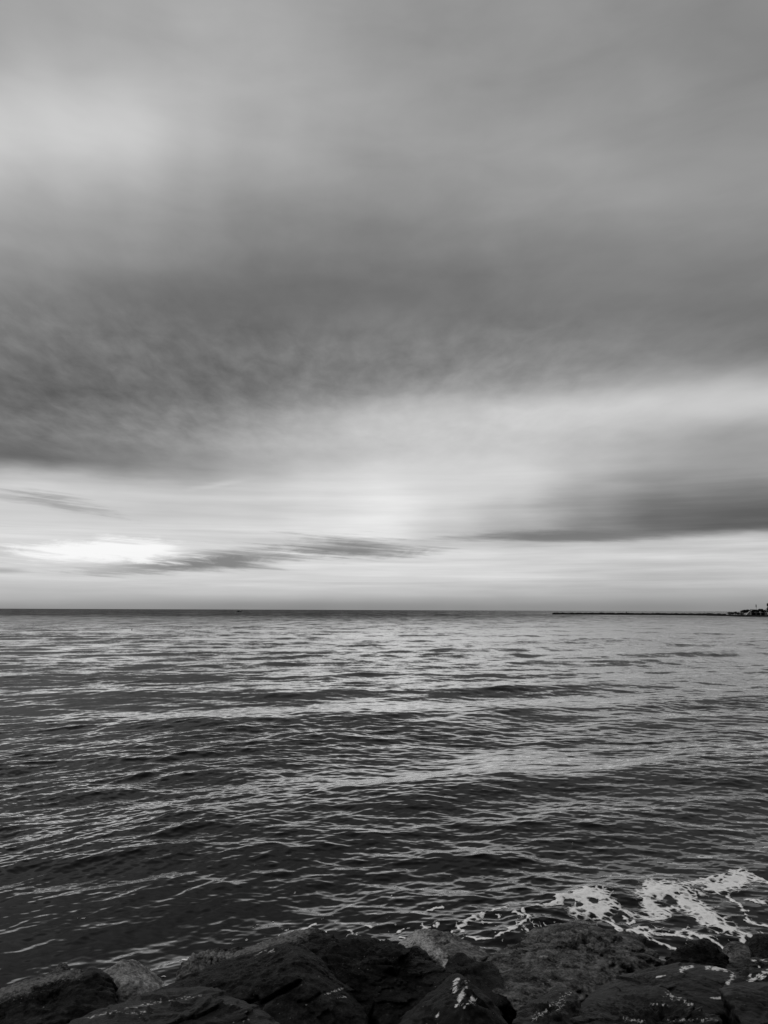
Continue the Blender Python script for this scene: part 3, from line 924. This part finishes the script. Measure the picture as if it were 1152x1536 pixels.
boulder('low flat wet rock under the dark rock at the right edge',
        [(1085, 1455, 10.1), (1105, 1444, 10.3), (1140, 1440, 10.3), (1190, 1442, 10.2), (1200, 1470, 9.7), (1100, 1475, 9.6)], 0.5, M_smooth, seed=20,
        amp=0.05, stains_glints=[(4, [(1125, 1441), (1150, 1440)]), (3, [(1138, 1450), (1146, 1450)])])
boulder('angular rock with a bright white patch at the right edge',
        [(1108, 1478, 9.4), (1120, 1460, 9.7), (1142, 1455, 9.8), (1170, 1450, 9.8), (1195, 1470, 9.5), (1180, 1500, 9.0), (1115, 1495, 9.1)], 0.5,
        M_streak, 5, seed=21, amp=0.05, stains_glints=[(9, [(1125, 1472), (1140, 1465), (1152, 1458)]), (5, [(1122, 1458), (1128, 1468)])])
boulder('big smooth boulder filling the bottom right corner',
        [(1092, 1498, 8.3), (1104, 1484, 8.5), (1130, 1480, 8.5), (1170, 1478, 8.5), (1220, 1490, 8.3), (1240, 1560, 7.5), (1150, 1590, 7.2),
         (1118, 1545, 7.7)], 0.9, M_smooth, block=0.05, seed=22, amp=0.04, ridge=0.02, strata=0.012, sdir=(0.4, 0.5, 0.8))
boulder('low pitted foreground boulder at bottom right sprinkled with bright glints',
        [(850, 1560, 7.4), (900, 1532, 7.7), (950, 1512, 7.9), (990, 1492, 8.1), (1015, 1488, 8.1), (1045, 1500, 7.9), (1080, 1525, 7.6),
         (1100, 1560, 7.2), (980, 1610, 6.8)], 1.0, M_glint, 7, seed=23, amp=0.08, ridge=0.07, fine=0.03,
        stains_glints=[(9, [(1000, 1492), (1030, 1503)]), (8, [(1030, 1503), (1060, 1512)]), (7, [(935, 1527), (965, 1533)]), (5, [(1000, 1530), (1075, 1530)]),  # glints painted as white patches of base colour
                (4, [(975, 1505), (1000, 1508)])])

# dark rubble bank the boulders lie on
bx = np.arange(-16, 16.01, 0.12)
by = np.arange(1.5, 13.2, 0.12)
BX, BY = np.meshgrid(bx, by)
bz = np.interp(BY, [1.5, 5, 7, 9, 10.5, 11.5, 13.2], [3.2, 1.9, 1.05, 0.35, -0.25, -0.7, -1.4])
bp_ = np.stack([BX.ravel(), BY.ravel(), np.zeros(BX.size)], 1)
bz = bz + 0.25 * fbm(bp_ * 0.9, 4).reshape(BX.shape)
bi = np.arange(BX.size).reshape(BX.shape)
bank = mesh_np('shore_bank', np.stack([BX, BY, bz], -1).reshape(-1, 3),
               np.stack([bi[:-1, :-1], bi[:-1, 1:], bi[1:, 1:], bi[1:, :-1]], -1).reshape(-1, 4), plain('bank_rubble', 0.012, 0.7, 0.5, 4.0))
tag(bank, kind='structure')

# ------------------------------------------------------------------ far shore and breakwater
M_rub = plain('breakwater_stone', 0.010, 0.9, 0.6, 0.6)
M_land = plain('headland_earth', 0.05, 0.9, 0.5, 0.2)
M_leaf = plain('dark_foliage', 0.03, 0.8, 0.5, 1.2)
M_bark = plain('bark', 0.05, 0.9)
M_pale = plain('pale_render', 0.42, 0.8, 0.15, 0.5)
M_wall = plain('grey_wall', 0.16, 0.8, 0.2, 0.6)
M_void = plain('dark_opening', 0.01, 0.5)
M_metal = plain('dark_metal', 0.03, 0.5)
M_white = plain('white_paint', 0.6, 0.4, 0.1)


def rubble(name, path, half, top, step, seed, peak=0.35):
    "a long mound of dumped stone along a path of (x, y) points"
    bm = bmesh.new()
    rr = random.Random(seed)
    rings = []
    for (x0, y0), (x1, y1) in zip(path[:-1], path[1:]):
        L = math.hypot(x1 - x0, y1 - y0)
        n = max(2, int(L / step))
        tx, ty = (x1 - x0) / L, (y1 - y0) / L
        for k in range(n):
            q = k / n
            cx, cy = x0 + (x1 - x0) * q, y0 + (y1 - y0) * q
            h = top + rr.uniform(-peak, peak)
            ring = []
            for s_, z in ((-1.6, -1.5), (-1.0, h * 0.35), (-0.55, h * 0.8), (0, h), (0.55, h * 0.85), (1.0, h * 0.3), (1.6, -1.5)):
                j = rr.uniform(-0.25, 0.25)
                ring.append(bm.verts.new((cx - ty * half * s_ + j, cy + tx * half * s_ + j, z + rr.uniform(-0.2, 0.2) * (z > 0))))
            rings.append(ring)
    for a, b_ in zip(rings[:-1], rings[1:]):
        for i in range(len(a) - 1):
            bm.faces.new((a[i], b_[i], b_[i + 1], a[i + 1]))
    for ring in (rings[0], rings[-1]):
        bm.faces.new(ring)
    bmesh.ops.recalc_face_normals(bm, faces=list(bm.faces))
    o0 = Vector((path[0][0], path[0][1], 0))
    bmesh.ops.translate(bm, vec=-o0, verts=list(bm.verts))
    return bm_obj(name, bm, M_rub, loc=o0)


def gx_(px, D):
    return float(at(px, 915, D)[0])


bw = rubble('breakwater', [(gx_(829, 1040), 1040), (gx_(950, 1000), 1000), (gx_(1090, 900), 900)], 4.0, 2.5, 2.2, 1)
tag(bw, 'long low dark rubble breakwater running out from the far shore', 'breakwater')
rv = rubble('rock_revetment', [(gx_(1064, 860), 860), (gx_(1090, 820), 820), (gx_(1112, 745), 745), (gx_(1152, 735), 735), (gx_(1300, 730), 730)],
            3.0, 1.5, 2.0, 2)
tag(rv, 'band of dark shore stones at the foot of the far wooded point', 'revetment')

bm = bmesh.new()
hp = [(1086, 850), (1100, 800), (1113, 752), (1152, 742), (1300, 738), (1300, 1000), (1140, 960), (1095, 900)]
low = [bm.verts.new((gx_(a, d), d, -1.0)) for a, d in hp]
topv = [bm.verts.new((gx_(a + (1.5 if i < 3 else 0), d), d + (4 if i < 5 else -4), 1.5)) for i, (a, d) in enumerate(hp)]
for i in range(len(hp)):
    j = (i + 1) % len(hp)
    bm.faces.new((low[i], low[j], topv[j], topv[i]))
bm.faces.new(topv)
bmesh.ops.recalc_face_normals(bm, faces=list(bm.faces))
tag(bm_obj('headland', bm, M_land), kind='structure')


def crown(rx, rz, zc, n, leaf, seed, flat=False, lobes=5):
    "many leaf-sized faces in several uneven clumps"
    rr = random.Random(seed)
    bm = bmesh.new()
    cl = []
    for k in range(lobes):
        a = rr.uniform(0, 6.28)
        q = rx * rr.uniform(0.15, 0.65)
        cl.append((q * math.cos(a), q * math.sin(a), zc + rr.uniform(-0.5, 0.5) * rz, rx * rr.uniform(0.4, 0.62), rz * rr.uniform(0.45, 0.75)))
    for k in range(n):
        cx, cy, cz, a, b_ = rr.choice(cl)
        v = Vector((rr.gauss(0, 1), rr.gauss(0, 1), rr.gauss(0, 1))).normalized() * rr.uniform(0.5, 1.0)
        p = Vector((cx + v.x * a, cy + v.y * a, cz + v.z * b_))
        s_ = leaf * rr.uniform(0.6, 1.3)
        q = Vector((rr.gauss(0, 1), rr.gauss(0, 1), rr.gauss(0, 1))).normalized()
        u = q.orthogonal().normalized() * s_
        w_ = q.cross(u).normalized() * s_ * 0.6
        bm.faces.new([bm.verts.new(p + u), bm.verts.new(p + w_), bm.verts.new(p - u), bm.verts.new(p - w_)])
    return bm


def tree(label, px, D, h, rx, rz, seed, name='pine_tree', trunk=True, group='trees on the far point', n=420, ground=1.5):
    root = empty(name, (gx_(px, D), D, ground))
    tag(root, label, 'tree', group)
    bm_obj('crown', crown(rx, rz, h - rz, n, 0.42, seed, lobes=6), M_leaf, root)
    bm = bmesh.new()
    rr = random.Random(seed + 99)
    cone(bm, (0, 0, -0.4), (0.1, 0, (h - rz) * 0.8), 0.26, 0.15)
    for k in range(4):
        a = rr.uniform(0, 6.28)
        cone(bm, (0.05, 0, (h - rz) * 0.6), (math.cos(a) * rx * 0.5, math.sin(a) * rx * 0.5, h - rz), 0.12, 0.05, 6)
    bm_obj('trunk', bm, M_bark, root)
    return root


U = 1 / FOC
for i, (px, top_px, wpx, hpx, lab) in enumerate([
        (1115, 910.4, 4.2, 2.3, 'rounded dark tree at the left end of the row on the far point'),
        (1121, 909.6, 4.4, 2.2, 'second dark tree from the left in the row on the far point'),
        (1127, 909.6, 4.2, 2.0, 'dark tree directly above the top of the pale ramp'),
        (1132.5, 909.8, 3.8, 1.9, 'dark tree standing just left of the tall mast'),
        (1136.5, 910.2, 3.6, 1.8, 'dark tree standing just right of the tall mast'),
        (1140.8, 908.8, 3.0, 1.8, 'small dark tree with a bump rising above the row'),
        (1146, 910.6, 4.2, 2.0, 'dark tree beside the tallest tree at the right edge')]):
    D = 790 + (i % 3) * 8
    eye = 768 + FOC * math.tan(PITCH) - (px - 576) * math.tan(ROLL)
    h = 5.0 + (eye - top_px) * U * D - 1.5
    tree(lab, px, D, h, 1.3 * wpx * U * D, 1.15 * hpx * U * D, 30 + i, n=900)
for i, (px, top_px, wpx, hpx, lab) in enumerate([
        (1093, 914.3, 3.6, 1.2, 'low flat crowned tree overhanging the pale hut'),
        (1099, 914.0, 3.0, 1.7, 'low dark tree right of the pale hut'),
        (1102.5, 913.2, 2.6, 1.9, 'low dark tree with a raised top in the lower clump of the shore'),
        (1107.5, 914.2, 3.4, 1.7, 'low dark tree at the right end of the lower clump')]):
    D = 830
    eye = 768 + FOC * math.tan(PITCH) - (px - 576) * math.tan(ROLL)
    h = 5.0 + (eye - top_px) * U * D - 1.5
    tree(lab, px, D, h, wpx * U * D, hpx * U * D, 50 + i, 'shore_tree', group='low trees by the pale hut')
tree('tallest dark tree on the far point, cut by the right edge of the picture', 1153.5, 765, 9.0, 3.6, 3.0, 71, 'tall_tree', n=700)
tree('slim dark treetop rising behind the tallest tree at the right edge', 1152.6, 800, 12.6, 1.3, 2.6, 72, 'slim_tree', n=350)

# pavilion with openings and a pale ramp
D = 752
px0, px1 = 1127.0, 1151.0
pav = empty('pavilion', (gx_((px0 + px1) / 2, D), D, 1.5))
tag(pav, 'long low building with dark openings under the trees on the far point', 'building')
L = gx_(px1, D) - gx_(px0, D)
bm = bmesh.new()
box(bm, (0, 3, 1.15), (L, 5.0, 2.3))
bm_obj('wall', bm, M_wall, pav)
bm = bmesh.new()
box(bm, (0, 2.9, 2.45), (L + 0.6, 5.8, 0.3))
bm_obj('roof', bm, M_wall, pav)
for a, b_ in ((1128, 1133), (1135.6, 1139.6), (1142, 1146)):
    bm = bmesh.new()
    ww = gx_(b_, D) - gx_(a, D)
    box(bm, (0, 0, 1.05), (ww, 0.12, 1.7))
    bm_obj('opening', bm, M_void, pav, (gx_((a + b_) / 2, D) - pav.location.x, 0.46, 0))
for a in (1140.7, 1148.6):
    bm = bmesh.new()
    cone(bm, (0, 0, 0.0), (0, 0, 2.1), 0.36, 0.3, 10)
    box(bm, (0, 0, 2.2), (0.9, 0.6, 0.2))
    bm_obj('pillar', bm, M_pale, pav, (gx_(a, D) - pav.location.x, 0.0, 0))
bm = bmesh.new()
xa, xb = gx_(1119, 748), gx_(1128.5, 748)
w_ = xb - xa
prof = [(0, 0), (w_ * 0.3, 2.1), (w_ * 0.6, 3.7), (w_, 4.7), (w_ * 0.9, 3.9), (w_ * 0.62, 2.5), (w_ * 0.55, 0)]
f0 = [bm.verts.new((x, 0, z)) for x, z in prof]
f1_ = [bm.verts.new((x + 0.6, 3.0, z)) for x, z in prof]
bm.faces.new(f0)
bm.faces.new(f1_)
for i in range(len(prof)):
    j = (i + 1) % len(prof)
    bm.faces.new((f0[i], f0[j], f1_[j], f1_[i]))
bmesh.ops.recalc_face_normals(bm, faces=list(bm.faces))
tag(bm_obj('ramp', bm, M_pale, loc=(xa, 748, 1.45)), 'pale sloping ramp leaning up to the left end of the low building', 'ramp')

hut = empty('shore_hut', (gx_(1093.5, 822), 822, 1.5))
tag(hut, 'small pale hut under the flat crowned tree on the far shore', 'hut')
bm = bmesh.new()
box(bm, (0, 0, 0.7), (3.0, 2.4, 1.6))
bm_obj('wall', bm, M_pale, hut)
bm = bmesh.new()
box(bm, (0, 0, 1.6), (3.5, 2.9, 0.2))
bm_obj('roof', bm, M_wall, hut)
for px, zz in ((1111, 0.0), (1113.8, 0.5)):
    sh = empty('shed', (gx_(px, 772), 772, 1.5))
    tag(sh, 'small grey shed left of the ramp under the first tree' if px < 1112 else 'smaller pale shed nearest the foot of the ramp', 'shed')
    bm = bmesh.new()
    box(bm, (0, 0, 1.1), (1.5, 1.5, 2.2))
    bm_obj('wall', bm, M_wall if px < 1112 else M_pale, sh)
    bm = bmesh.new()
    cone(bm, (0, 0, 2.2), (0, 0, 2.9), 1.2, 0.1, 4)
    bm_obj('roof', bm, M_wall, sh)

mast = empty('mast', (gx_(1134.5, 800), 800, 1.5))
tag(mast, 'tall thin dark mast standing above the trees of the far point', 'mast')
bm = bmesh.new()
cone(bm, (0, 0, -0.3), (0, 0, 7.6), 0.13, 0.09)
bm_obj('pole', bm, M_metal, mast)
bm = bmesh.new()
cone(bm, (0, 0, 7.6), (0, 0, 8.0), 0.2, 0.42)
cone(bm, (0, 0, 8.0), (0, 0, 10.4), 0.42, 0.40)
cone(bm, (0, 0, 10.4), (0, 0, 10.8), 0.40, 0.08)
bm_obj('lantern', bm, M_metal, mast)

bc = empty('beacon', (gx_(939.3, 1003), 1003, 1.6))
tag(bc, 'tiny dark beacon post standing on the breakwater', 'beacon')
bm = bmesh.new()
cone(bm, (0, 0, -0.6), (0, 0, 1.1), 0.28, 0.2)
bm_obj('post', bm, M_metal, bc)
bm = bmesh.new()
cone(bm, (0, 0, 1.1), (0, 0, 2.1), 0.62, 0.55)
cone(bm, (0, 0, 2.1), (0, 0, 2.5), 0.55, 0.05)
bm_obj('lamp', bm, M_metal, bc)

# ------------------------------------------------------------------ things on the water
D = 1500
boat = empty('fishing_boat', (gx_(358.5, D), D, 0))
tag(boat, 'small dark fishing boat just under the horizon at the left', 'boat')
bm = bmesh.new()
secs = []
for x, hw_, zt in ((-4.2, 1.1, 1.0), (-2, 1.4, 0.95), (1, 1.4, 1.05), (3, 0.9, 1.35), (4.6, 0.05, 1.8)):
    secs.append([bm.verts.new((x, -hw_, zt)), bm.verts.new((x, -hw_ * 0.7, 0.1)), bm.verts.new((x * 0.95, 0, -0.4)),
                 bm.verts.new((x, hw_ * 0.7, 0.1)), bm.verts.new((x, hw_, zt))])
for a, b_ in zip(secs[:-1], secs[1:]):
    for i in range(4):
        bm.faces.new((a[i], b_[i], b_[i + 1], a[i + 1]))
    bm.faces.new((a[4], b_[4], b_[0], a[0]))
bm.faces.new(secs[0])
bmesh.ops.recalc_face_normals(bm, faces=list(bm.faces))
bm_obj('hull', bm, M_metal, boat)
bm = bmesh.new()
box(bm, (-1.2, 0, 1.7), (2.6, 1.8, 1.5))
box(bm, (-1.2, 0, 2.5), (3.0, 2.1, 0.12))
bm_obj('cabin', bm, M_metal, boat)

fp = on_sea(197.8, 945.3)
by_ = empty('buoy', (fp[0], fp[1], 0.0))
tag(by_, 'tiny dark buoy bobbing alone on the open water at the left', 'buoy')
bm = bmesh.new()
r_ = bmesh.ops.create_uvsphere(bm, u_segments=16, v_segments=10, radius=0.15)
bmesh.ops.translate(bm, vec=(0, 0, 0.10), verts=r_['verts'])
bm_obj('float', bm, M_metal, by_, smooth=True)
bm = bmesh.new()
cone(bm, (0, 0, 0.2), (0.04, 0, 0.42), 0.06, 0.04)
bm_obj('handle', bm, M_metal, by_)
